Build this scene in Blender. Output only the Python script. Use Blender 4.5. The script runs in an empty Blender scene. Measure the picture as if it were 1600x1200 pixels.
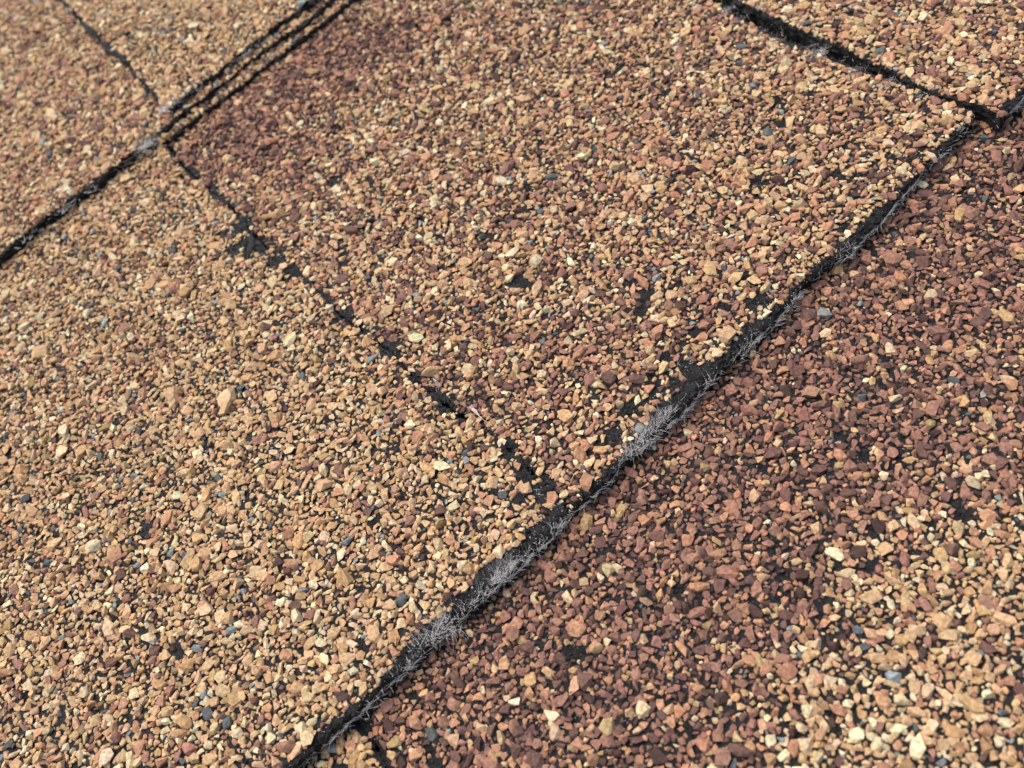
import bpy, bmesh, math, random
import numpy as np
from mathutils import Matrix, Vector

random.seed(11)
rng = np.random.default_rng(11)
scene = bpy.context.scene
COL = scene.collection
MM = 0.001

# ------------------------------------------------------------------ roof frame
# Roof coordinates: x runs along the butt edges, y up the slope, z out of the roof.
PITCH = math.radians(22)
ROOF = Matrix.Rotation(PITCH, 4, 'X')

# camera axes written in roof coordinates (right, down, forward)
V1 = np.array((5498.0, -4978.0, 1559.0)); V1 /= np.linalg.norm(V1)
V2 = np.array((-1859.0, -1565.0, 1559.0)); V2 -= V1 * V1.dot(V2); V2 /= np.linalg.norm(V2)
NN = np.cross(V1, V2)
RIGHT = np.array((V1[0], V2[0], NN[0]))
DOWN = np.array((V1[1], V2[1], NN[1]))
FWD = np.array((V1[2], V2[2], NN[2]))
FPX = 1559.0
DIST = 0.156
CAM = -DIST * FWD

# ------------------------------------------------------------------ camera
cam_data = bpy.data.cameras.new('camera')
cam_data.sensor_width = 36.0
cam_data.lens = 36.0 * FPX / 1600.0
cam_data.clip_start = 0.004
cam_data.clip_end = 50.0
cam = bpy.data.objects.new('camera', cam_data)
COL.objects.link(cam)
m = Matrix.Identity(4)
for i in range(3):
    m[i][0] = RIGHT[i]; m[i][1] = -DOWN[i]; m[i][2] = -FWD[i]; m[i][3] = CAM[i]
cam.matrix_world = ROOF @ m
scene.camera = cam
cam_data.dof.use_dof = True
cam_data.dof.focus_distance = 0.150
cam_data.dof.aperture_fstop = 27.0

# ------------------------------------------------------------------ sky, sun, exposure
world = bpy.data.worlds.new('World')
scene.world = world
world.use_nodes = True
wn = world.node_tree
sky = wn.nodes.new('ShaderNodeTexSky')
sky.sky_type = 'NISHITA'
sky.sun_disc = False
SUN_LOCAL = Vector((-0.10, 0.56, 0.82)).normalized()
SUN = (ROOF.to_3x3() @ SUN_LOCAL).normalized()
sky.sun_elevation = math.asin(SUN.z)
sky.sun_rotation = math.atan2(SUN.x, SUN.y)
sky.air_density = 1.0
sky.dust_density = 6.0
sky.ozone_density = 0.6
wn.links.new(sky.outputs[0], wn.nodes['Background'].inputs[0])
wn.nodes['Background'].inputs[1].default_value = 0.14
sun_data = bpy.data.lights.new('sun', 'SUN')
sun_data.energy = 1.0
sun_data.angle = math.radians(60)
sun_data.color = (1.0, 0.975, 0.945)
sun = bpy.data.objects.new('sun', sun_data)
sun.rotation_euler = SUN.to_track_quat('Z', 'Y').to_euler()
COL.objects.link(sun)
vs = scene.view_settings
vs.view_transform = 'Standard'
vs.look = 'None'
vs.gamma = 1.0
vs.use_curve_mapping = False
vs.exposure = 0.70
scene.render.engine = 'CYCLES'
scene.cycles.use_denoising = True
scene.cycles.max_bounces = 5

# ------------------------------------------------------------------ measuring helpers
def on_roof(px, py, z=0.0):
    """roof x, y (metres) of the point of the plane at height z that stands at a photo pixel"""
    d = RIGHT * (px - 800.0) + DOWN * (py - 600.0) + FWD * FPX
    t = (z - CAM[2]) / d[2]
    p = CAM + d * t
    return float(p[0]), float(p[1])

def to_photo(P):
    """photo pixels and depth of roof points (n,3)"""
    q = P - CAM
    zc = q @ FWD
    return 800 + FPX * (q @ RIGHT) / zc, 600 + FPX * (q @ DOWN) / zc, zc

def lin(r, g, b):
    f = lambda c: ((c / 255 + 0.055) / 1.055) ** 2.4 if c > 10 else c / 255 / 12.92
    return (f(r), f(g), f(b))

class Noise2:
    """cheap value noise on a wrapped lattice"""
    def __init__(self, seed):
        self.t = np.random.default_rng(seed).random((256, 256))
    def __call__(self, x, y, cell):
        x = np.asarray(x) / cell + 1000.37; y = np.asarray(y) / cell + 1000.71
        xi = np.floor(x).astype(int); yi = np.floor(y).astype(int)
        fx = x - xi; fy = y - yi
        fx = fx * fx * (3 - 2 * fx); fy = fy * fy * (3 - 2 * fy)
        g = lambda a, b: self.t[a % 256, b % 256]
        return (g(xi, yi) * (1 - fx) * (1 - fy) + g(xi + 1, yi) * fx * (1 - fy)
                + g(xi, yi + 1) * (1 - fx) * fy + g(xi + 1, yi + 1) * fx * fy)
N1, N2, N3 = Noise2(1), Noise2(2), Noise2(3)

# ------------------------------------------------------------------ materials
def new_mat(name):
    mt = bpy.data.materials.new(name)
    mt.use_nodes = True
    return mt, mt.node_tree.nodes, mt.node_tree.links, mt.node_tree.nodes['Principled BSDF']

def granule_material(name, from_object):
    mt, nd, lk, bs = new_mat(name)
    if from_object:
        src = nd.new('ShaderNodeObjectInfo'); col = src.outputs['Color']
    else:
        src = nd.new('ShaderNodeAttribute'); src.attribute_name = 'tint'; col = src.outputs['Color']
    geo = nd.new('ShaderNodeNewGeometry')
    n1 = nd.new('ShaderNodeTexNoise'); n1.inputs['Scale'].default_value = 2200; n1.inputs['Detail'].default_value = 4
    n2 = nd.new('ShaderNodeTexNoise'); n2.inputs['Scale'].default_value = 9000; n2.inputs['Detail'].default_value = 2
    for n in (n1, n2):
        lk.new(geo.outputs['Position'], n.inputs['Vector'])
    mr = nd.new('ShaderNodeMapRange')
    mr.inputs[1].default_value = 0.3; mr.inputs[2].default_value = 0.7
    mr.inputs[3].default_value = 0.62; mr.inputs[4].default_value = 1.28
    lk.new(n1.outputs[0], mr.inputs[0])
    mx = nd.new('ShaderNodeVectorMath'); mx.operation = 'SCALE'
    lk.new(col, mx.inputs[0]); lk.new(mr.outputs[0], mx.inputs['Scale'])
    lk.new(mx.outputs[0], bs.inputs['Base Color'])
    bs.inputs['Roughness'].default_value = 0.9
    bs.inputs['Specular IOR Level'].default_value = 0.22
    bp = nd.new('ShaderNodeBump'); bp.inputs['Strength'].default_value = 0.5; bp.inputs['Distance'].default_value = 0.00008
    lk.new(n2.outputs[0], bp.inputs['Height'])
    lk.new(bp.outputs[0], bs.inputs['Normal'])
    return mt

M_STUFF = granule_material('ceramic_granules', False)
M_PIECE = granule_material('ceramic_granule_piece', True)

def asphalt_material():
    mt, nd, lk, bs = new_mat('asphalt')
    tc = nd.new('ShaderNodeTexCoord')
    n1 = nd.new('ShaderNodeTexNoise'); n1.inputs['Scale'].default_value = 900; n1.inputs['Detail'].default_value = 5
    n2 = nd.new('ShaderNodeTexNoise'); n2.inputs['Scale'].default_value = 3500; n2.inputs['Detail'].default_value = 3
    for n in (n1, n2):
        lk.new(tc.outputs['Object'], n.inputs['Vector'])
    rp = nd.new('ShaderNodeValToRGB')
    rp.color_ramp.elements[0].position = 0.35; rp.color_ramp.elements[0].color = (0.006, 0.006, 0.006, 1)
    rp.color_ramp.elements[1].position = 0.75; rp.color_ramp.elements[1].color = (0.022, 0.021, 0.020, 1)
    lk.new(n1.outputs[0], rp.inputs[0])
    lk.new(rp.outputs[0], bs.inputs['Base Color'])
    bs.inputs['Roughness'].default_value = 0.55
    bs.inputs['Specular IOR Level'].default_value = 0.3
    ad = nd.new('ShaderNodeMath'); ad.operation = 'ADD'
    lk.new(n1.outputs[0], ad.inputs[0]); lk.new(n2.outputs[0], ad.inputs[1])
    bp = nd.new('ShaderNodeBump'); bp.inputs['Strength'].default_value = 0.9; bp.inputs['Distance'].default_value = 0.0005
    lk.new(ad.outputs[0], bp.inputs['Height']); lk.new(bp.outputs[0], bs.inputs['Normal'])
    return mt
M_ASPHALT = asphalt_material()

def coat_material():
    """granule coating of the shingle surfaces away from the view"""
    mt, nd, lk, bs = new_mat('granule_coat')
    tc = nd.new('ShaderNodeTexCoord')
    vo = nd.new('ShaderNodeTexVoronoi'); vo.inputs['Scale'].default_value = 900
    lk.new(tc.outputs['Object'], vo.inputs['Vector'])
    vr = nd.new('ShaderNodeValToRGB'); vr.color_ramp.interpolation = 'CONSTANT'
    el = vr.color_ramp.elements
    el[0].position = 0.0; el[0].color = (0.24, 0.13, 0.08, 1)
    el[1].position = 0.25; el[1].color = (0.36, 0.22, 0.12, 1)
    for p, c in ((0.6, (0.30, 0.17, 0.09)), (0.8, (0.17, 0.08, 0.06)), (0.92, (0.5, 0.37, 0.22))):
        e = el.new(p); e.color = (*c, 1)
    sep = nd.new('ShaderNodeSeparateColor')
    lk.new(vo.outputs['Color'], sep.inputs[0]); lk.new(sep.outputs[0], vr.inputs[0]); 
    gp = nd.new('ShaderNodeValToRGB'); gp.color_ramp.elements[0].position = 0.48; gp.color_ramp.elements[0].color = (0.85, 0.85, 0.85, 1)
    gp.color_ramp.elements[1].position = 0.62; gp.color_ramp.elements[1].color = (0.05, 0.05, 0.05, 1)
    lk.new(vo.outputs['Distance'], gp.inputs[0])
    mu = nd.new('ShaderNodeMix'); mu.data_type = 'RGBA'; mu.blend_type = 'MULTIPLY'; mu.inputs[0].default_value = 1.0
    lk.new(vr.outputs[0], mu.inputs[6]); lk.new(gp.outputs[0], mu.inputs[7]); lk.new(mu.outputs[2], bs.inputs['Base Color'])
    bp = nd.new('ShaderNodeBump'); bp.invert = True; bp.inputs['Distance'].default_value = 0.0006
    lk.new(vo.outputs['Distance'], bp.inputs['Height']); lk.new(bp.outputs[0], bs.inputs['Normal'])
    bs.inputs['Roughness'].default_value = 0.9
    return mt
M_COAT = coat_material()

def fibre_material():
    mt, nd, lk, bs = new_mat('glass_fibre')
    bs.inputs['Base Color'].default_value = (0.68, 0.655, 0.61, 1)
    bs.inputs['Roughness'].default_value = 0.35
    return mt
M_FIBRE = fibre_material()

def plain(name, rgb, rough):
    mt, nd, lk, bs = new_mat(name)
    n = nd.new('ShaderNodeTexNoise'); n.inputs['Scale'].default_value = 60; n.inputs['Detail'].default_value = 6
    mr = nd.new('ShaderNodeMapRange'); mr.inputs[3].default_value = 0.7; mr.inputs[4].default_value = 1.3
    lk.new(n.outputs[0], mr.inputs[0])
    mx = nd.new('ShaderNodeVectorMath'); mx.operation = 'SCALE'; mx.inputs[0].default_value = rgb
    lk.new(mr.outputs[0], mx.inputs['Scale']); lk.new(mx.outputs[0], bs.inputs['Base Color'])
    bs.inputs['Roughness'].default_value = rough
    return mt
M_WOOD = plain('deck_plywood', (0.34, 0.23, 0.13), 0.8)
M_GRIT = plain('mineral_dust', (0.55, 0.55, 0.55), 0.6)

# ------------------------------------------------------------------ granule shapes
def granule_mesh(i, npts):
    r = random.Random(100 + i)
    bm = bmesh.new()
    a, b, c = r.uniform(1.0, 1.26), r.uniform(0.84, 1.06), r.uniform(0.52, 0.76)
    pts = []
    while len(pts) < npts:
        v = Vector((r.gauss(0, 1), r.gauss(0, 1), r.gauss(0, 1))).normalized()
        if r.random() < 0.55:                       # flat top and bottom faces of a crushed flake
            v.z = math.copysign(r.uniform(0.62, 0.72), v.z)
        v = v * r.uniform(0.86, 1.1)
        if all((v - q).length > 0.48 for q in pts):
            pts.append(v)
    sk = r.uniform(-0.4, 0.4); tw = r.uniform(-0.5, 0.5)
    for p_ in pts:
        bm.verts.new(((p_.x + sk * p_.z) * a * (1 + 0.25 * tw * p_.y), p_.y * b, p_.z * c))
    g = bmesh.ops.convex_hull(bm, input=bm.verts)
    bmesh.ops.delete(bm, geom=[v for v in g['geom_interior'] if isinstance(v, bmesh.types.BMVert)], context='VERTS')
    bmesh.ops.dissolve_limit(bm, angle_limit=math.radians(9), verts=bm.verts, edges=bm.edges)
    bmesh.ops.triangulate(bm, faces=bm.faces)
    me = bpy.data.meshes.new('granule')
    bm.to_mesh(me); bm.free()
    return me
FINE = [granule_mesh(i, 10) for i in range(40)]
BIG = [granule_mesh(500 + i, 14) for i in range(36)]
for me in BIG:
    me.materials.append(M_PIECE)
def arrays(me):
    v = np.empty(len(me.vertices) * 3, np.float32); me.vertices.foreach_get('co', v)
    f = np.array([p.vertices[:] for p in me.polygons], np.int32)
    return v.reshape(-1, 3), f
FINE_ARR = [arrays(me) for me in FINE]
for me in FINE:
    bpy.data.meshes.remove(me)

# ------------------------------------------------------------------ granule colours
TAN = lin(198, 151, 101); GOLD = lin(190, 139, 82); CREAM = lin(216, 188, 144); PALE = lin(208, 170, 124)
ORANGE = lin(185, 123, 84); ROSY = lin(154, 101, 82); MAROON = lin(112, 74, 66); DARKM = lin(84, 56, 52)
OCHRE = lin(176, 134, 78); GREY = lin(134, 136, 139); BLUE = lin(88, 92, 98)
PAL = np.array([TAN, GOLD, CREAM, PALE, ORANGE, ROSY, MAROON, DARKM, OCHRE, GREY, BLUE])
PAL = PAL * np.array((0.965, 1.035, 0.90))
PAL = PAL * 0.745 + 0.255 * (PAL @ np.array((0.3, 0.6, 0.1)))[:, None]
MIXES = {
    #        tan  gold cream pale oran rosy maro dark ochr grey blue
    'tan':  [.43, .26, .05, .14, .06, .025, .018, .006, .02, .013, .012],
    'warm': [.29, .13, .05, .11, .19, .13, .055, .014, .02, .010, .010],
    'mix':  [.25, .10, .05, .09, .215, .165, .085, .018, .014, .009, .010],
    'red':  [.035, .035, .008, .018, .20, .38, .25, .05, .015, .003, .003],
    'cream': [.30, .15, .13, .16, .14, .06, .03, .012, .03, .010, .014],
}
MIXES = {k: np.array(v) / sum(v) for k, v in MIXES.items()}

# ------------------------------------------------------------------ scattering
def resample(poly, step):
    P = np.array(poly); out = []
    for a, b in zip(P[:-1], P[1:]):
        n = max(1, int(np.linalg.norm(b - a) / step))
        for k in range(n):
            out.append(a + (b - a) * k / n)
    out.append(P[-1])
    return np.array(out)

def inside(poly, x, y):
    r = np.zeros(x.shape, bool)
    n = len(poly)
    for i in range(n):
        x0, y0 = poly[i]; x1, y1 = poly[(i + 1) % n]
        c = ((y0 > y) != (y1 > y))
        with np.errstate(divide='ignore', invalid='ignore'):
            xx = (x1 - x0) * (y - y0) / (y1 - y0) + x0
        r ^= c & (x < xx)
    return r

def edge_distance(line, x, y):
    """distance to a polyline, and the index of the nearest vertex (line densely sampled)"""
    d = np.full(x.shape, 1e9)
    L = resample(line, 1.5 * MM)
    for a, b in zip(L[:-1], L[1:]):
        ab = b - a
        if ab @ ab < 1e-12:
            continue
        t = np.clip(((x - a[0]) * ab[0] + (y - a[1]) * ab[1]) / (ab @ ab), 0, 1)
        d = np.minimum(d, np.hypot(x - a[0] - t * ab[0], y - a[1] - t * ab[1]))
    return d

CLASSES = [1.12, 0.90, 0.75, 0.62, 0.50, 0.39, 0.29]      # granule radii, mm
TRIES = [0.016, 0.09, 0.36, 1.1, 2.1, 3.1, 3.8]           # candidates per square mm

def scatter(region, bare, cell=0.0001):
    """variable-size packing of granules in a polygon (roof metres); bare(x,y,r) -> True where the asphalt shows"""
    P = np.array(region)
    x0, y0 = P.min(0); x1, y1 = P.max(0)
    W = int((x1 - x0) / cell) + 60; H = int((y1 - y0) / cell) + 60
    area = (x1 - x0) * (y1 - y0) * 1e6
    placed = []
    for r, tr in zip(CLASSES, TRIES):
        n = int(area * tr)
        x = rng.uniform(x0, x1, n); y = rng.uniform(y0, y1, n)
        k = inside(region, x, y); x = x[k]; y = y[k]
        k = ~bare(x, y, r); x = x[k]; y = y[k]
        occ = np.zeros((H, W), bool)
        disks = {}
        def disk(rad):
            if rad not in disks:
                q = int(rad)
                g = np.arange(-q, q + 1)
                disks[rad] = (q, (g[:, None] ** 2 + g[None, :] ** 2) <= rad * rad)
            return disks[rad]
        tight = 0.63
        for (px, py, pr) in placed:
            q, d = disk(round((pr + r) * tight * MM / cell))
            ix = int((px - x0) / cell) + 30; iy = int((py - y0) / cell) + 30
            occ[iy - q:iy + q + 1, ix - q:ix + q + 1] |= d
        q, d = disk(round(2 * r * tight * MM / cell))
        ixs = ((x - x0) / cell).astype(int) + 30; iys = ((y - y0) / cell).astype(int) + 30
        for xx, yy, ix, iy in zip(x.tolist(), y.tolist(), ixs.tolist(), iys.tolist()):
            if occ[iy, ix]:
                continue
            occ[iy - q:iy + q + 1, ix - q:ix + q + 1] |= d
            placed.append((xx, yy, r))
    return np.array(placed)

def rot_matrices(yaw, tilt, tdir):
    """yaw about z, then tilt about a horizontal axis; (n,3,3)"""
    c, s = np.cos(yaw), np.sin(yaw); o = np.zeros_like(c); i = np.ones_like(c)
    Rz = np.stack([np.stack([c, -s, o], 1), np.stack([s, c, o], 1), np.stack([o, o, i], 1)], 1)
    ax, ay = np.cos(tdir), np.sin(tdir); ct, st = np.cos(tilt), np.sin(tilt); k = 1 - ct
    Rt = np.stack([np.stack([ct + ax * ax * k, ax * ay * k, ay * st], 1),
                   np.stack([ax * ay * k, ct + ay * ay * k, -ax * st], 1),
                   np.stack([-ay * st, ax * st, ct], 1)], 1)
    return Rt @ Rz

def mesh_from(name, V, F, mats, tint=None):
    me = bpy.data.meshes.new(name)
    me.vertices.add(len(V)); me.vertices.foreach_set('co', V.astype(np.float32).ravel())
    me.loops.add(F.size); me.loops.foreach_set('vertex_index', F.astype(np.int32).ravel())
    me.polygons.add(len(F)); me.polygons.foreach_set('loop_start', np.arange(0, F.size, F.shape[1], dtype=np.int32))
    me.update(calc_edges=True)
    if tint is not None:
        a = me.color_attributes.new('tint', 'FLOAT_COLOR', 'POINT')
        c = np.ones((len(V), 4), np.float32); c[:, :3] = tint
        a.data.foreach_set('color', c.ravel())
    sf = me.attributes.new('sharp_face', 'BOOLEAN', 'FACE')
    sf.data.foreach_set('value', np.ones(len(F), bool))
    for mm_ in mats:
        me.materials.append(mm_)
    return me

def link(name, me, parent=None, kind=None, label=None):
    o = bpy.data.objects.new(name, me)
    COL.objects.link(o)
    if parent is not None:
        o.parent = parent
    if kind:
        o['kind'] = kind
    if label:
        o['label'] = label
    return o

def shingle(label, origin):
    o = bpy.data.objects.new('roof_shingle', None)
    COL.objects.link(o)
    o.empty_display_size = 0.01
    o.matrix_world = ROOF @ Matrix.Translation(Vector(origin))
    o['label'] = label; o['category'] = 'shingle'; o['group'] = 'overlapping asphalt shingles on the roof'
    return o

# ------------------------------------------------------------------ sheets with a ragged, rounded rim
def sheet(parent, origin, outline, z, thick, ragged=0.35, name='asphalt_sheet', rim=None, seed=0):
    """outline: roof x,y polygon (counter-clockwise), top at z; the rim rounds off and is uneven; rim(x,y): width of the rounding, mm"""
    O = np.array(origin)
    P = resample(list(outline) + [outline[0]], 0.4 * MM)[:-1]
    T = np.roll(P, -2, 0) - np.roll(P, 2, 0); T /= np.linalg.norm(T, axis=1)[:, None] + 1e-12
    Nrm = np.stack([T[:, 1], -T[:, 0]], 1)
    rw = (rim(P[:, 0], P[:, 1]) if rim else np.full(len(P), 0.3))
    tk = thick / MM
    prof = [(-1.5, 0.0, 0), (-0.75, -0.09, 0), (-0.25, -0.30, 0), (0, -0.30 * tk, 0.0), (0, -0.44 * tk, 0.10),
            (0, -0.56 * tk, -0.15), (0, -0.78 * tk, 0.02), (0, -tk, -0.1)]
    n = len(P); rows = []
    big = (N1(P[:, 0], P[:, 1], 4 * MM) - 0.5) * 2 * ragged + (N2(P[:, 0], P[:, 1], 1.3 * MM) - 0.5) * 1.3 * ragged
    for k, (o1, dz, o2) in enumerate(prof):
        fine = (N3(P[:, 0] + k * 0.0371, P[:, 1] + seed * 0.017, 0.7 * MM) - 0.5) * (0.6 * min(1, ragged * 3) if k > 0 else 0.1)
        q = P + Nrm * ((o1 * rw + o2 + big + fine) * MM)[:, None]
        zz = z + dz * MM + (N2(P[:, 0] + k * 0.05, P[:, 1], 0.9 * MM) - 0.5) * (0.3 * MM if 0 < k < 7 else 0)
        rows.append(np.column_stack([q, zz]))
    V = np.concatenate(rows) - O
    from mathutils.geometry import delaunay_2d_cdt
    top = rows[0]
    cv, ce, cf, ov, oe, of = delaunay_2d_cdt([Vector(p[:2]) for p in top], [], [list(range(n))], 1, 1e-7)
    bm = bmesh.new()
    vs_ = [bm.verts.new(v) for v in V]
    for k in range(len(prof) - 1):
        for i in range(n):
            j = (i + 1) % n
            f = bm.faces.new((vs_[k * n + i], vs_[(k + 1) * n + i], vs_[(k + 1) * n + j], vs_[k * n + j]))
    tv = [bm.verts.new((p.x - O[0], p.y - O[1], z - O[2])) for p in cv]
    for f in cf:
        bm.faces.new([tv[i] for i in f])
    me = bpy.data.meshes.new(name)
    bm.to_mesh(me); bm.free()
    me.materials.append(M_ASPHALT)
    return link(name, me, parent)

# ------------------------------------------------------------------ granules on a sheet
def coat(parent, origin, region, z, colour_of, bare, n_single=300, size=1.0):
    O = np.array(origin)
    G = scatter(region, bare)
    P = np.array(region); lo, hi = P.min(0), P.max(0)
    nt = int((hi[0] - lo[0]) * (hi[1] - lo[1]) * 1e6 * 3.0)
    tx = rng.uniform(lo[0], hi[0], nt); ty = rng.uniform(lo[1], hi[1], nt)
    k = inside(region, tx, ty); tx, ty = tx[k], ty[k]
    k = bare(tx, ty, 0.3); tx, ty = tx[k], ty[k]
    n_tar = len(tx)
    G = np.concatenate([G, np.column_stack([tx, ty, rng.uniform(0.12, 0.42, n_tar)])])
    n = len(G)
    tar = np.arange(n) >= n - n_tar
    x, y = G[:, 0], G[:, 1]
    r = G[:, 2] * rng.lognormal(0, 0.13, n) * size
    yaw = rng.uniform(0, 2 * np.pi, n); tdir = rng.uniform(0, 2 * np.pi, n)
    tilt = np.abs(rng.normal(0, 0.22, n))
    steep = rng.random(n) < 0.08; tilt[steep] = rng.uniform(0.6, 1.4, steep.sum())
    R = rot_matrices(yaw, tilt, tdir)
    S = np.stack([r * rng.uniform(0.92, 1.17, n), r * rng.uniform(0.88, 1.1, n), r * rng.uniform(0.75, 1.1, n)], 1) * MM
    zc = z + np.where(tar, -0.15, -0.02 + 0.32 * rng.random(n)) * r * MM
    C = np.column_stack([x, y, zc])
    # colours
    W = colour_of(x, y)                                    # (n, palette) weights
    cum = np.cumsum(W, 1); cum /= cum[:, -1:]
    pick = (rng.random(n)[:, None] > cum).sum(1).clip(0, len(PAL) - 1)
    tint = PAL[pick] * rng.lognormal(0, 0.10, n)[:, None] * np.exp(rng.normal(0, 0.03, (n, 3)))
    tint = np.clip(tint, 0.004, 0.85)
    tint[tar] = np.array((0.013, 0.0125, 0.012)) * rng.lognormal(0, 0.45, n_tar)[:, None]      # crumbs coated in bitumen
    # the granules that show largest become pieces of their own
    px, py, zd = to_photo(C)
    seen = (px > -5) & (px < 1605) & (py > -5) & (py < 1205)
    show = np.where(seen & ~tar, r / zd, 0)
    order = np.argsort(-show)[:n_single]
    order = order[show[order] > 0]
    single = np.zeros(n, bool); single[order] = True
    for i in order:
        o = bpy.data.objects.new('granule', BIG[random.randrange(len(BIG))])
        COL.objects.link(o)
        o.parent = parent
        mt = Matrix(R[i].tolist()).to_4x4()
        mt = Matrix.Translation(Vector(C[i] - O)) @ mt @ Matrix.Diagonal((*S[i].tolist(), 1.0))
        o.matrix_local = mt
        o.color = (*tint[i].tolist(), 1.0)
    # the rest: one mesh
    proto = rng.integers(0, len(FINE_ARR), n)
    VV, FF, TT = [], [], []; base = 0
    for p, (pv, pf) in enumerate(FINE_ARR):
        k = np.nonzero((proto == p) & ~single)[0]
        if not len(k):
            continue
        v = np.einsum('nij,nvj->nvi', R[k], pv[None] * S[k][:, None, :]) + (C[k] - O)[:, None, :]
        nv = len(pv)
        f = pf[None] + (base + np.arange(len(k)) * nv)[:, None, None]
        VV.append(v.reshape(-1, 3)); FF.append(f.reshape(-1, 3)); TT.append(np.repeat(tint[k], nv, 0))
        base += len(k) * nv
    me = mesh_from('granules', np.concatenate(VV), np.concatenate(FF), [M_STUFF], np.concatenate(TT))
    link('granules', me, parent, 'stuff')
    return n

def grit(parent, origin, region, z, keep, density=0.6):
    """pale mineral dust specks stuck to the bare asphalt"""
    P = np.array(region); a, b = P.min(0), P.max(0)
    n = int((b[0] - a[0]) * (b[1] - a[1]) * 1e6 * density)
    x = rng.uniform(a[0], b[0], n); y = rng.uniform(a[1], b[1], n)
    k = inside(region, x, y); x, y = x[k], y[k]
    k = keep(x, y); x, y = x[k], y[k]; n = len(x)
    r = rng.lognormal(math.log(0.055), 0.4, n) * MM
    pv = np.array([(1, 0, 0), (-1, 0.2, 0), (0, 1, 0.1), (0.1, -1, 0), (0, 0, 1), (0, 0, -1)], float)
    pf = np.array([(0, 2, 4), (2, 1, 4), (1, 3, 4), (3, 0, 4), (2, 0, 5), (1, 2, 5), (3, 1, 5), (0, 3, 5)])
    R = rot_matrices(rng.uniform(0, 6.28, n), rng.uniform(0, 1.5, n), rng.uniform(0, 6.28, n))
    C = np.column_stack([x, y, np.full(n, z) + 0.03 * MM]) - np.array(origin)
    v = np.einsum('nij,nvj->nvi', R, pv[None] * r[:, None, None]) + C[:, None, :]
    f = pf[None] + (np.arange(n) * 6)[:, None, None]
    link('mineral_dust', mesh_from('mineral_dust', v.reshape(-1, 3), f.reshape(-1, 3), [M_GRIT]), parent, 'stuff')

# ------------------------------------------------------------------ frayed glass fibres
def fibres(parent, origin, strands):
    """strands: list of (point, direction, length mm, radius mm, bend)"""
    VV, FF = [], []; base = 0; O = np.array(origin)
    for p, d, L, rad, bend in strands:
        d = np.array(d, float); d /= np.linalg.norm(d)
        side = np.cross(d, (0, 0, 1.0)); side /= np.linalg.norm(side) + 1e-9
        up = np.cross(side, d)
        seg = 5; ring = []
        for k in range(seg + 1):
            t = k / seg
            c = np.array(p) + d * (L * MM * t) + side * (bend[0] * L * MM * t * t) + up * (bend[1] * L * MM * t * t)
            rr = rad * MM * (1 - 0.55 * t)
            for a in (0, 2.094, 4.189):
                ring.append(c + rr * (math.cos(a) * side + math.sin(a) * up))
        VV += ring
        for k in range(seg):
            for a in range(3):
                b = (a + 1) % 3
                FF.append((base + k * 3 + a, base + k * 3 + b, base + k * 3 + 3 + b, base + k * 3 + 3 + a))
        base += 3 * (seg + 1)
    link('glass_fibres', mesh_from('glass_fibres', np.array(VV) - O, np.array(FF), [M_FIBRE]), parent, 'stuff')

def fringe(line, z, density, length=(0.7, 1.8), spread=0.9, drop=0.5, rad=(0.012, 0.026)):
    """fine fibres sticking out along an edge; density(x,y) per mm"""
    out = []; L = resample(line, 0.5 * MM)
    for a, b in zip(L[:-1], L[1:]):
        t = (b - a) / (np.linalg.norm(b - a) + 1e-12); nrm = np.array((t[1], -t[0]))
        lam = density(a[0], a[1]) * 0.5
        for _ in range(rng.poisson(max(lam, 0))):
            s = rng.normal(0, spread) + 0.5
            d2 = t * math.cos(s) + nrm * math.sin(s) * 0.8
            p = a + t * rng.uniform(0, 0.5) * MM + nrm * rng.uniform(-0.9, 0.1) * MM
            out.append(((p[0], p[1], z - rng.uniform(0.0, drop) * MM), (d2[0], d2[1], rng.normal(0.05, 0.25)),
                        rng.uniform(*length), rng.uniform(*rad), rng.normal(0, 0.35, 2)))
    return out

def mat_line(line, z, per_mm, length=(0.6, 1.6)):
    """glass mat laid bare along a cut edge: short fibres lying almost along the edge"""
    out = []; Ln = resample(line, 0.5 * MM)
    for a, b in zip(Ln[:-1], Ln[1:]):
        t = (b - a) / (np.linalg.norm(b - a) + 1e-12); nrm = np.array((t[1], -t[0]))
        lam = per_mm * 0.5 * (max(0.0, 2.4 * float(N1(a[0], a[1], 4 * MM)) - 0.25))
        big = (float(N1(a[0], a[1], 4 * MM)) - 0.5) * 0.9 + (float(N2(a[0], a[1], 1.3 * MM)) - 0.5) * 0.58
        for _ in range(rng.poisson(lam)):
            sgn = rng.choice((-1, 1)); s = rng.normal(0.12, 0.28)
            d2 = sgn * t * math.cos(s) + nrm * math.sin(s)
            p = a + t * rng.uniform(0, 0.5) * MM + nrm * (big + rng.uniform(0.0, 0.22)) * MM
            out.append(((p[0], p[1], z + rng.normal(0, 0.13) * MM), (d2[0], d2[1], rng.normal(0, 0.12)),
                        rng.uniform(*length), rng.uniform(0.012, 0.024), rng.normal(0, 0.25, 2)))
    return out

def tuft(px, py, z, n, ang, length, width, rad=(0.013, 0.028), fan=0.8, lift=0.03):
    """a frayed tuft at a photo position; ang: direction on the roof (degrees from x)"""
    cx, cy = on_roof(px, py, z); out = []
    for _ in range(int(n * 0.75)):
        a = math.radians(ang) + rng.normal(0, fan)
        p = (cx + rng.normal(0, width * 1.25) * MM, cy + rng.normal(0, width * 0.5) * MM, z + rng.uniform(-0.05, 0.45) * MM)
        out.append((p, (math.cos(a), math.sin(a), rng.normal(lift, 0.12)), rng.uniform(0.25, 0.75) * length,
                    rng.uniform(*rad), rng.normal(0, 0.45, 2)))
    return out

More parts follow.
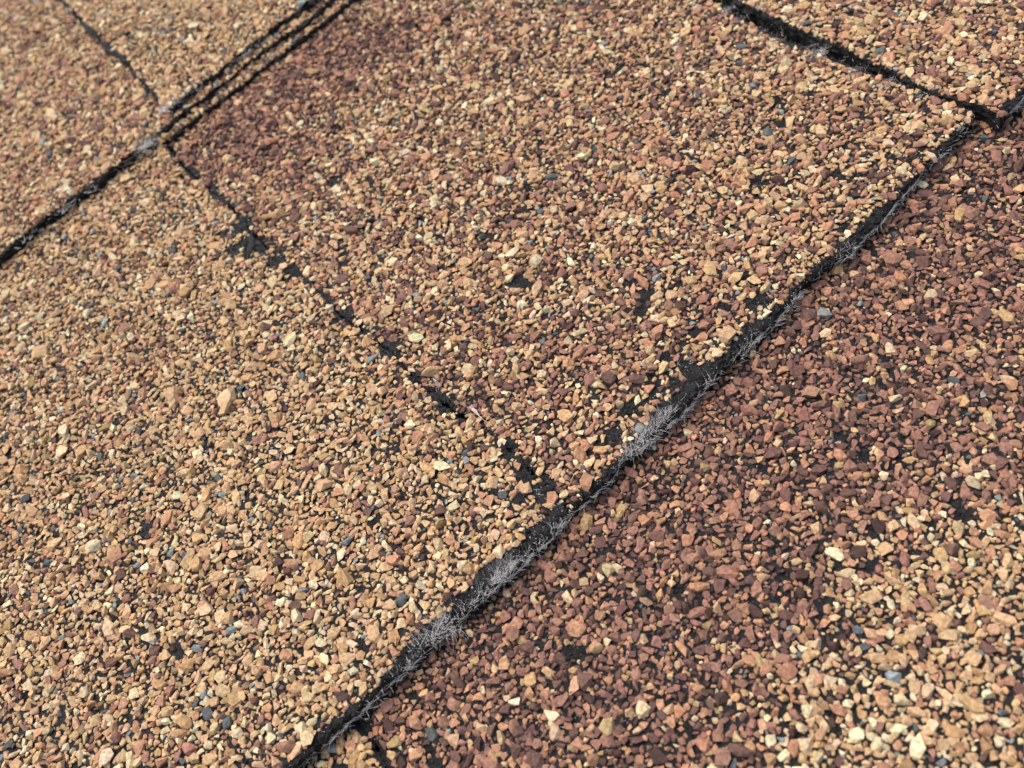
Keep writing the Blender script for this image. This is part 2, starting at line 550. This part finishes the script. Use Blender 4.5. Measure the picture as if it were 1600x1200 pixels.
# ------------------------------------------------------------------ the courses, measured from the photograph
H_MID = 2.6 * MM          # step from the lower course to the middle one
Z_LOW = -H_MID
Z_MID_L = 0.35 * MM       # the tan shingle stands slightly proud at the joint
Z_MID_R = 0.0
Z_NEI = 0.8 * MM
Z_UND, Z_UP, Z_TOOTH = 1.25 * MM, 2.5 * MM, 3.9 * MM

def L(pts, z):
    return [on_roof(px, py, z) for px, py in pts]

def extend(pts, d0, d1):
    """prolong a roof polyline at both ends (metres)"""
    P = [np.array(p) for p in pts]
    a = P[0] - P[2]; a /= np.linalg.norm(a)
    b = P[-1] - P[-3]; b /= np.linalg.norm(b)
    return [tuple(P[0] + a * d0)] + [tuple(p) for p in P] + [tuple(P[-1] + b * d1)]

FAR = 0.34
# butt edge of the middle course (foot on the lower course)
A_left = L([(483, 1198), (546, 1137), (612, 1079), (667, 1033), (708, 992), (755, 948), (800, 904), (850, 858), (897, 812)], Z_LOW)
A_right = L([(899, 810), (960, 752), (1030, 684), (1109, 611), (1160, 560), (1210, 510), (1277, 442), (1326, 405), (1370, 356), (1412, 311), (1469, 255), (1521, 204)], Z_LOW)
D = L([(262, 228), (285, 259), (326, 296), (362, 326), (400, 370), (445, 412), (490, 447), (529, 492), (608, 548), (650, 596), (704, 640), (758, 672), (804, 712), (837, 745), (880, 780)], Z_MID_L)
C_mid = [(x + 0.7 * MM, y) for x, y in L([(1523, 186), (1478, 158), (1409, 140), (1360, 122), (1285, 90), (1210, 63), (1139, 24), (1101, 0)], Z_MID_R)]
C_nei = L([(1112, -18), (1150, 2), (1232, 40), (1337, 86), (1424, 130), (1472, 150), (1536, 169), (1562, 186)], Z_NEI)
A_nei = L([(1566, 190), (1583, 176), (1600, 158)], Z_LOW + 0.8 * MM)
def wobble(xs, y, amp, seed):
    return [(x * MM, (y + amp * (2 * float(N1(x * MM, seed * 0.01, 9 * MM)) - 1)) * MM) for x in xs]
B_base = wobble([-50, -44, -38, -32, -26, -20, -14, -8.5], 104.6, 0.7, 1)
B_step = wobble([-7.5, -2, 4, 10, 17, 24, 30, 37, 44], 104.9, 0.6, 2)
B_und = wobble([-9.5, -4, 2, 8, 15, 22, 30, 37, 44], 102.4, 0.5, 3)
T_butt = wobble([-2.9, 3, 9, 15, 21, 27, 33, 38, 44], 106.9, 0.7, 4)
T_side = L([(101, 8), (150, 58), (187, 93), (225, 134), (249, 160)], Z_TOOTH)
E_seam = L([(563, 1140), (583, 1164), (604, 1198)], Z_LOW)

def unit(v):
    v = np.array(v); return v / np.linalg.norm(v)
UPS = np.array((0.0, 1.0)); ALONG = np.array((1.0, 0.0))
def off(p, v, d):
    return tuple(np.array(p) + np.array(v) * d)

# outlines (counter-clockwise, roof x/y)
A_left_x = extend(A_left, FAR, 0)
A_left_x[0] = (A_left_x[0][0], A_left[0][1] - 0.000)
D_up = extend(D, 0.05, 0.0)                         # runs on under the upper course
D_poly = D_up[:-1]
mid_left = A_left_x[:-1] + list(reversed(D_poly)) + [(A_left_x[0][0], D_poly[0][1])]
gap = 0.25 * MM
D_right = [(p[0] + gap, p[1] + 0.15 * MM) for p in D_poly]
C_up = extend(C_mid, 0, 0.07)[1:]
top_y = max(C_up[-1][1], D_right[0][1])
mid_right = D_right + A_right + C_up + []
# neighbour beyond the side joint
A_nei_x = extend(A_nei, 0, FAR)[1:]
A_nei_x[-1] = (A_nei_x[-1][0], A_nei[-1][1])
C_nei_x = extend(C_nei, 0.07, 0)[:-1]
neighbour = C_nei_x + A_nei_x + [(A_nei_x[-1][0], C_nei_x[0][1])]
# lower course
yA = np.mean([p[1] for p in A_left + A_right])
LOW_BACK = yA + 0.02
LOW_FRONT = yA - 0.30
E_dir = unit(np.array(E_seam[-1]) - np.array(E_seam[0]))
E_top = off(E_seam[0], -E_dir, 0.022); E_bot = off(E_seam[-1], E_dir, (E_seam[-1][1] - LOW_FRONT) / -E_dir[1])
E_line = [E_top] + E_seam + [E_bot]
low_left = [(E_bot[0] - FAR, E_bot[1])] + list(reversed(E_line)) + [(E_bot[0] - FAR, E_top[1])]
low_right = [(p[0] + 0.3 * MM, p[1]) for p in E_line] + [(E_bot[0] + 0.55, E_bot[1]), (E_bot[0] + 0.55, E_top[1])]
# upper course
B_x = extend(B_base, FAR, 0)[:-1]; B_x[0] = (B_x[0][0], B_base[0][1])
Bs_x = extend(B_step, 0, FAR)[1:]; Bs_x[-1] = (Bs_x[-1][0], B_step[-1][1])
UP_BACK = max(p[1] for p in T_side) + 0.12
upper = B_x + Bs_x + [(Bs_x[-1][0], UP_BACK), (B_x[0][0], UP_BACK)]
Bu_x = extend(B_und, 0, FAR)[1:]; Bu_x[-1] = (Bu_x[-1][0], B_und[-1][1])
under = Bu_x + [(Bu_x[-1][0], Bu_x[0][1] + 0.06), (Bu_x[0][0] - 0.001, Bu_x[0][1] + 0.06)]
T_x = extend(T_butt, 0, FAR)[1:]; T_x[-1] = (T_x[-1][0], T_butt[-1][1])
Ts_x = extend(T_side, 0.12, 0)[:-1]
tooth = Ts_x + T_x + [(T_x[-1][0], Ts_x[0][1])]

# window of the modelled granules: the view and a margin around it
def window(z, mx=330, my=260):
    return L([(-mx * 0.75, -my * 0.6), (-mx, 1200 + my), (1600 + mx, 1200 + my), (1600 + mx, -my * 0.8)], z)

def clip(poly, win):
    """Sutherland-Hodgman clip of a polygon by a convex window"""
    W = np.array(win)
    if np.sum(W[:, 0] * np.roll(W[:, 1], -1) - np.roll(W[:, 0], -1) * W[:, 1]) < 0:
        W = W[::-1]
    out = [np.array(p) for p in poly]
    for a, b in zip(W, np.roll(W, -1, 0)):
        e = b - a; f = lambda p: e[0] * (p[1] - a[1]) - e[1] * (p[0] - a[0])
        res = []
        for p, q in zip(out, out[1:] + out[:1]):
            fp, fq = f(p), f(q)
            if fp >= 0:
                res.append(p)
            if fp * fq < 0:
                res.append(p + (q - p) * fp / (fp - fq))
        out = res
        if not out:
            break
    return [tuple(p) for p in out]

def half(poly, a, b, keep):
    """part of a polygon left (keep=1) or right (keep=-1) of the line a-b"""
    e = b - a; f = lambda p: keep * (e[0] * (p[1] - a[1]) - e[1] * (p[0] - a[0]))
    res = []
    for p, q in zip(poly, poly[1:] + poly[:1]):
        fp, fq = f(p), f(q)
        if fp >= 0:
            res.append(p)
        if fp * fq < 0:
            res.append(p + (q - p) * fp / (fp - fq))
    return res

def outer_coat(parent, origin, poly, win, z):
    """the coated surface of a sheet outside the window of modelled granules"""
    W = np.array(win)
    if np.sum(W[:, 0] * np.roll(W[:, 1], -1) - np.roll(W[:, 0], -1) * W[:, 1]) < 0:
        W = W[::-1]
    rest = [np.array(p) for p in poly]; bm = bmesh.new()
    for a, b in zip(W, np.roll(W, -1, 0)):
        out = half(rest, a, b, -1)
        if len(out) > 2:
            bm.faces.new([bm.verts.new((p[0] - origin[0], p[1] - origin[1], z + 0.25 * MM - origin[2])) for p in out])
        rest = half(rest, a, b, 1)
        if len(rest) < 3:
            break
    bmesh.ops.triangulate(bm, faces=bm.faces)
    me = bpy.data.meshes.new('granule_coat'); bm.to_mesh(me); bm.free()
    me.materials.append(M_COAT)
    link('granule_coat', me, parent, 'stuff')

# bare spots: photo position and radius in pixels
SPOTS = [(380, 352, 15), (398, 382, 20), (428, 408, 13), (458, 424, 13), (365, 392, 13), (350, 366, 10),
         (810, 440, 15), (1012, 466, 15), (1000, 492, 9), (985, 440, 10), (540, 494, 16), (606, 546, 15), (650, 592, 10), (702, 634, 15), (686, 610, 11),
         (720, 655, 12), (790, 700, 15), (826, 738, 17), (850, 768, 17), (815, 775, 10), (1075, 572, 18), (1058, 600, 15), (1216, 160, 9), (1222, 192, 9), (1181, 283, 12),
         (1168, 432, 13), (1183, 470, 16), (1132, 480, 11), (1316, 358, 11), (960, 680, 12), (985, 640, 14), (1040, 560, 10), (1490, 790, 13), (1512, 806, 12), (1497, 770, 9), (1210, 845, 12),
         (1360, 880, 10), (1220, 905, 11), (1400, 700, 10), (720, 1150, 10), (1385, 560, 11), (1475, 590, 9), (230, 832, 11), (900, 560, 7), (620, 700, 7), (880, 690, 7), (330, 700, 6), (1085, 520, 10)]
def spots_at(z):
    out = []
    for px, py, r in SPOTS:
        x, y = on_roof(px, py, z); x2, _ = on_roof(px + r, py, z)
        out.append((x, y, abs(np.hypot(x2 - x, on_roof(px + r, py, z)[1] - y))))
    return out

def make_bare(z, edges, spots=True, holes=0.16):
    """edges: list of (polyline, function(x,y)->bare width in mm)"""
    SP = spots_at(z) if spots else []
    def bare(x, y, r):
        b = np.zeros(x.shape, bool)
        for line, wid in edges:
            d = edge_distance(line, x, y)
            b |= d < (wid(x, y) * MM + 0.35 * r * MM)
        wob = 0.15 + 1.0 * N3(x, y, 0.7 * MM) + 0.6 * N1(x, y, 1.6 * MM)
        for sx, sy, sr in SP:
            b |= np.hypot(x - sx, y - sy) < sr * wob * 1.1
        n = 0.6 * N1(x, y, 2.6 * MM) + 0.4 * N2(x, y, 1.0 * MM)
        b |= (n < holes) if r < 0.65 else (n < holes * 0.8)
        return b
    return bare

def blob(pts, z):
    """sum of soft bumps: list of photo x, y, radius px, height"""
    Q = [(on_roof(px, py, z), r * 1e-4, h) for px, py, r, h in pts]
    def f(x, y):
        s = np.zeros(np.shape(x))
        for (cx, cy), r, h in Q:
            s = s + h * np.exp(-((x - cx) ** 2 + (y - cy) ** 2) / (r * r))
        return s
    return f

def wmix(parts):
    """parts: list of (mix name, weight array)"""
    tot = 0
    for nme, w in parts:
        tot = tot + np.clip(w, 0, None)[:, None] * MIXES[nme][None]
    return tot + 1e-6

DECK_Z = Z_LOW - 6 * MM
# roof deck below everything
me = bpy.data.meshes.new('roof_deck')
bm = bmesh.new(); bmesh.ops.create_cube(bm, size=1.0)
for v in bm.verts:
    v.co = Vector((v.co.x * 1.6, v.co.y * 1.4, v.co.z * 0.012 + DECK_Z - 0.006))
bm.to_mesh(me); bm.free(); me.materials.append(M_WOOD)
deck = link('roof_deck', me, None, 'structure'); deck.matrix_world = ROOF

# ---- lower course
T_LOW = 2.4 * MM
ylow = lambda x, y: y
def dist_below_A(x, y):
    return (yA - y) / MM
WIN = window(Z_LOW)

o = (E_seam[0][0] + 0.05, LOW_FRONT, Z_LOW - T_LOW)
s_low = shingle('dark red-brown shingle blending to cream at lower right, under the frayed diagonal edge', o)
sheet(s_low, o, low_right, Z_LOW, T_LOW, seed=1)
outer_coat(s_low, o, low_right, WIN, Z_LOW)
cream_f = blob([(1600, 1200, 260, 1.25), (1620, 860, 150, 0.75), (1280, 1200, 110, 0.35), (1330, 930, 25, .35)], Z_LOW)
def col_low(x, y):
    n = N1(x, y, 7 * MM)
    c = np.clip((cream_f(x, y) + (n - 0.5) * 0.7 - 0.30) * 1.5, 0, 1)
    far = np.clip((dist_below_A(x, y) - 22) / 30, 0, 1) * (0.6 + 0.5 * n)
    return wmix([('red', (1 - c) * (1 - 0.6 * far)), ('mix', (1 - c) * far * 0.6), ('cream', c)])
b_low = make_bare(Z_LOW, [([(p[0] + 0.3 * MM, p[1]) for p in E_line], lambda x, y: 1.3 * N2(x, y, 1.6 * MM) - 0.3)], holes=0.235)
low_reg = clip([(p[0] + 0.3 * MM, p[1]) for p in E_line] + [(E_bot[0] + 0.55, E_bot[1]), (E_bot[0] + 0.55, yA + 0.008), (E_top[0], yA + 0.008)], WIN)
counts = [coat(s_low, o, low_reg, Z_LOW, col_low, b_low)]
grit(s_low, o, low_reg, Z_LOW, lambda x, y: N2(x, y, 3 * MM) > 0.35, 0.5)

o = (E_seam[0][0] - 0.05, LOW_FRONT, Z_LOW - T_LOW)
s_low2 = shingle('small tan corner of shingle showing at the bottom, below the frayed diagonal edge', o)
sheet(s_low2, o, low_left, Z_LOW, T_LOW, seed=2)
outer_coat(s_low2, o, low_left, WIN, Z_LOW)
reg = clip([(E_bot[0] - FAR, E_bot[1])] + list(reversed(E_line)) + [(E_bot[0] - FAR, yA + 0.008)], WIN)
counts.append(coat(s_low2, o, reg, Z_LOW, lambda x, y: wmix([('tan', np.ones(len(x)))]),
                   make_bare(Z_LOW, [(E_line, lambda x, y: 1.3 * N2(x, y, 1.6 * MM) - 0.3)])))

# ---- middle course
T_MID = 2.45 * MM
WIN = window(0.0)
wA2 = blob([(1090, 565, 50, 2.2), (1150, 520, 45, 1.0), (1040, 640, 50, 1.7), (1330, 370, 40, 1.0), (960, 720, 40, .7), (1460, 220, 40, .5)], 0.0)
wA = blob([(672, 1000, 42, 2.6), (725, 955, 40, 1.5), (775, 905, 50, 2.9), (840, 850, 46, 2.4), (885, 800, 38, 1.5), (620, 1065, 50, .4), (470, 1190, 40, .8)], 0.0)
o = (on_roof(700, 1000)[0] - 0.05, on_roof(700, 1000)[1], Z_LOW)
s_ml = shingle('tan shingle at left whose lower edge is frayed into pale glass fibres', o)
near_A = lambda x, y: np.where(np.abs(y - yA) < 1.6 * MM, 0.55 + 0.3 * (wA(x, y) + wA2(x, y)) , 0.12)
sheet(s_ml, o, mid_left, Z_MID_L, T_MID + 0.35 * MM, seed=3, rim=near_A, ragged=0.45)
outer_coat(s_ml, o, mid_left, WIN, Z_MID_L)
Dn = lambda x, y: 1.2 * N2(x, y, 1.3 * MM) - 0.55 + np.where(y > 58 * MM, 0.35, 0)
def col_ml(x, y):
    n = N1(x + 0.3, y, 9 * MM)
    return wmix([('tan', 0.75 + 0 * x), ('warm', 0.5 * n), ('cream', 0.25 * (1 - n))])
A_top_left = [(p[0], p[1]) for p in A_left_x]
b_ml = make_bare(Z_MID_L, [(A_top_left, lambda x, y: 1.3 * N2(x, y, 2.0 * MM) + wA(x, y) * (0.55 + 0.6 * N1(x, y, 1.8 * MM))), (D_poly, Dn)], holes=0.215)
reg_ml = clip(mid_left, WIN)
counts.append(coat(s_ml, o, reg_ml, Z_MID_L, col_ml, b_ml))
grit(s_ml, o, reg_ml, Z_MID_L, lambda x, y: edge_distance(A_top_left, x, y) < 6 * MM, 1.6)
st = mat_line(A_left, Z_MID_L - 1.0 * MM, 8) + fringe(A_top_left, Z_MID_L - 0.4 * MM, lambda x, y: 1.6 if -0.09 < x < 0.05 else 0)
for px, py, n, ang, ln, wd in [(676, 990, 130, 40, 3.8, .9), (650, 1005, 60, 60, 3.2, .8), (690, 970, 60, 75, 4.0, .6), (700, 985, 24, -60, 3.4, .5), (722, 950, 40, 25, 2.2, .8), (745, 932, 36, 30, 2.0, .8),
                               (768, 905, 120, 40, 3.6, .9), (790, 888, 100, 50, 3.4, .8), (808, 872, 40, 40, 2.2, .7), (838, 850, 40, 30, 2.0, .8), (868, 822, 45, 35, 2.2, .8),
                               (620, 1050, 34, 15, 1.8, .9), (640, 1030, 30, 20, 2.0, .7), (575, 1105, 16, 10, 1.6, 1.0)]:
    st += tuft(px + 6, py + 2, Z_MID_L - 0.3 * MM, n, ang, ln, wd)
fibres(s_ml, o, st)

o = (on_roof(1100, 560)[0], on_roof(1100, 560)[1], Z_LOW)
s_mr = shingle('mixed red and tan shingle filling the centre, between the rough seam and the side joint', o)
sheet(s_mr, o, mid_right, Z_MID_R, T_MID, seed=4, rim=near_A, ragged=0.45)
outer_coat(s_mr, o, mid_right, WIN, Z_MID_R)
yB0 = np.mean([p[1] for p in B_und])
red_f = blob([(400, 170, 130, 1.0), (520, 90, 110, .8), (320, 250, 70, .9), (470, 260, 90, .6), (640, 60, 110, .45), (880, 560, 120, .30), (740, 640, 60, .35), (1000, 520, 80, .2)], 0.0)
def col_mr(x, y):
    n = N1(x + 0.7, y, 8 * MM)
    q = np.clip(red_f(x, y) * 1.5 + (n - 0.5) * 0.25, 0, 1)
    tanny = np.clip((N2(x, y, 14 * MM) - 0.35) * 1.2, 0, 1)
    return wmix([('red', q), ('mix', (1 - q) * (1 - 0.6 * tanny)), ('warm', (1 - q) * tanny)])
b_mr = make_bare(0.0, [(A_right, lambda x, y: 1.3 * N2(x, y, 2.0 * MM) - 0.1 + wA2(x, y) * (0.4 + 0.75 * N1(x, y, 1.8 * MM))), (D_right, lambda x, y: 1.9 * N1(x, y, 1.5 * MM) - 0.86 + np.where(y > 58 * MM, 0.45, 0)),
                       (C_mid, lambda x, y: 0.9 * N1(x, y, 2 * MM) - 0.15)], holes=0.225)
reg_mr = clip(mid_right, WIN)
counts.append(coat(s_mr, o, reg_mr, Z_MID_R, col_mr, b_mr))
grit(s_mr, o, reg_mr, Z_MID_R, lambda x, y: (edge_distance(A_right, x, y) < 5 * MM) | (edge_distance(D_right, x, y) < 3 * MM), 1.6)
st = mat_line(A_right, -0.95 * MM, 8) + fringe(A_right, -0.35 * MM, lambda x, y: 1.6) + fringe(C_up, -0.1 * MM, lambda x, y: 9.0, length=(0.5, 1.5))
for px, py, n, ang, ln, wd in [(998, 702, 70, 35, 3.0, 1.0), (1012, 684, 70, 50, 3.2, 1.0), (1028, 666, 70, 40, 3.0, 1.0), (1046, 648, 50, 20, 2.6, 1.0), (985, 716, 40, 60, 3.0, .7), (1020, 690, 16, -50, 2.4, .8), (1110, 600, 34, 0, 1.8, .8), (1180, 540, 34, 5, 2.0, .9),
                               (1160, 560, 24, 10, 1.8, .8), (1240, 480, 30, 10, 1.8, .9), (1325, 395, 30, 30, 2.2, .8), (1075, 565, 16, 60, 2.2, .8), (1505, 205, 30, 40, 1.5, .6), (1470, 250, 20, 20, 1.5, .7),
                               (1140, 20, 90, 160, 2.4, 1.0), (1160, 34, 40, 160, 1.8, .9), (1190, 55, 24, 165, 1.8, .9), (1285, 86, 130, 165, 2.4, 1.0), (1270, 80, 40, 150, 1.8, .8), (1345, 116, 40, 165, 1.6, .9), (1390, 133, 90, 170, 2.2, .9), (1215, 64, 30, 165, 1.6, .9), (1440, 148, 24, 170, 1.4, .9)]:
    st += tuft(px - 3, py - 3, 0.05 * MM, n, ang, ln, wd)
a = on_roof(735, 640); b = on_roof(768, 674); dd = unit(np.array(b) - np.array(a))
for k in range(5):
    st.append(((a[0] + k * 0.12 * MM, a[1], 0.9 * MM), (dd[0], dd[1], -0.02), 4.4 - 0.4 * k, 0.03, (0.12 * (k - 2) * 0.4, -0.06)))
a = on_roof(680, 596)
for k in range(4):
    st.append(((a[0], a[1] + k * 0.1 * MM, 0.8 * MM), (0.2 - 0.1 * k, -1, 0.0), 2.6, 0.025, (0.35, -0.05)))
for k in range(26):
    a = on_roof(845 + rng.normal(0, 12), 760 + rng.normal(0, 12), 0.1 * MM)
    st.append(((a[0], a[1], 0.15 * MM), (rng.normal(0, .5), -1, 0.1), rng.uniform(1, 2.4), 0.02, rng.normal(0, .3, 2)))
fibres(s_mr, o, st)

o = (A_nei[0][0] + 0.05, A_nei[0][1], Z_LOW)
s_ne = shingle('mixed tan shingle in the top right corner, beyond the dark side joint', o)
sheet(s_ne, o, neighbour, Z_NEI, T_MID + 0.6 * MM, seed=5)
outer_coat(s_ne, o, neighbour, WIN, Z_NEI)
reg = clip(neighbour, WIN)
counts.append(coat(s_ne, o, reg, Z_NEI, lambda x, y: wmix([('mix', 0.6 + 0 * x), ('warm', 0.8 * N1(x, y, 9 * MM))]),
                   make_bare(Z_NEI, [(C_nei_x, lambda x, y: 0.05 + 0.5 * N2(x, y, 2 * MM)), (A_nei_x, lambda x, y: 0.5 + 0.4 * N2(x, y, 2 * MM))], holes=0.2)))
st = mat_line(A_nei_x[:3], Z_NEI - 1.1 * MM, 14) + fringe(A_nei_x[:3], Z_NEI - 0.6 * MM, lambda x, y: 6.0) + fringe(C_nei_x, Z_NEI - 1.1 * MM, lambda x, y: 1.5, length=(0.4, 1.0))
fibres(s_ne, o, st)

# ---- upper course: laminated shingle with a raised tooth
WIN = window(Z_UP)
o = (B_base[2][0], B_base[2][1], 0.0)
s_up = shingle('tan laminated shingle in the top left corner, with a raised tooth and stacked layers', o)
sheet(s_up, o, upper, Z_UP, Z_UP - 0.1 * MM, name='base_layer', seed=6, ragged=0.6)
outer_coat(s_up, o, upper, WIN, Z_UP)
reg_up = clip(upper, WIN)
B_all = B_x + Bs_x
in_tooth_poly = [off(p, (0, 0), 0) for p in tooth]
b_up0 = make_bare(Z_UP, [(B_all, lambda x, y: 0.8 * N2(x, y, 2 * MM) - 0.2)], spots=False, holes=0.17)
shr = [(p[0] + 2.0 * MM, p[1] + 2.2 * MM) for p in tooth]
def b_up(x, y, r):
    return b_up0(x, y, r) | inside(shr, x, y)
def col_up(x, y):
    n = N1(x + 0.1, y, 8 * MM)
    return wmix([('warm', 0.9 + 0 * x), ('mix', 0.9 * n), ('tan', 0.5 * (1 - n))])
counts.append(coat(s_up, o, reg_up, Z_UP, col_up, b_up))
und_obj = sheet(s_up, o, under, Z_UND, Z_UND - 0.1 * MM, name='backing_layer', seed=7, ragged=0.6)
reg_un = clip([p for p in Bu_x] + [off(p, (0, 1), 0.006) for p in reversed(Bu_x)], WIN)
counts.append(coat(s_up, o, reg_un, Z_UND, lambda x, y: wmix([('tan', 1 + 0 * x)]),
                   make_bare(Z_UND, [(Bu_x, lambda x, y: 0.6 * N2(x, y, 2 * MM) - 0.3)], spots=False, holes=0.1), n_single=0))
sheet(s_up, o, tooth, Z_TOOTH, Z_TOOTH - Z_UP - 0.05 * MM, name='tooth', seed=8, ragged=0.6)
outer_coat(s_up, o, tooth, window(Z_TOOTH), Z_TOOTH)
reg_to = clip(tooth, window(Z_TOOTH))
counts.append(coat(s_up, o, reg_to, Z_TOOTH, lambda x, y: wmix([('tan', 1 + 0 * x), ('cream', 0.3 + 0 * x)]),
                   make_bare(Z_TOOTH, [(T_x, lambda x, y: 1.1 * N2(x, y, 2 * MM) - 0.2), (Ts_x, lambda x, y: 0.1 + 1.5 * N2(x, y, 2.5 * MM))], spots=False, holes=0.17), n_single=0))
st = fringe(B_all, Z_UP - 0.5 * MM, lambda x, y: 2.5 if x < 0.05 else 0.5) + fringe(T_x, Z_TOOTH - 0.4 * MM, lambda x, y: 2.0) + fringe(Ts_x, Z_TOOTH - 0.4 * MM, lambda x, y: 1.2)
for px, py, n, ang, ln, wd, z in [(262, 166, 170, -50, 3.2, 1.0, Z_TOOTH - 0.3 * MM), (224, 230, 120, 10, 3.0, 1.0, Z_UP - 0.5 * MM), (130, 300, 50, 10, 2.4, 1.4, Z_UP - 0.7 * MM), (95, 330, 50, 10, 2.4, 1.2, Z_UP - 0.7 * MM), (160, 270, 40, 10, 2.2, 1.2, Z_UP - 0.7 * MM),
                                  (380, 85, 50, 10, 2.4, 1.3, Z_TOOTH - 0.6 * MM), (300, 145, 40, 10, 2.2, 1.3, Z_TOOTH - 0.6 * MM), (170, 76, 30, 120, 2.0, 1.0, Z_TOOTH - 0.8 * MM), (40, 378, 30, 10, 2.0, 1.2, Z_UP - 0.8 * MM)]:
    st += tuft(px, py, z, n, ang, ln, wd, rad=(0.03, 0.055))
fibres(s_up, o, st)
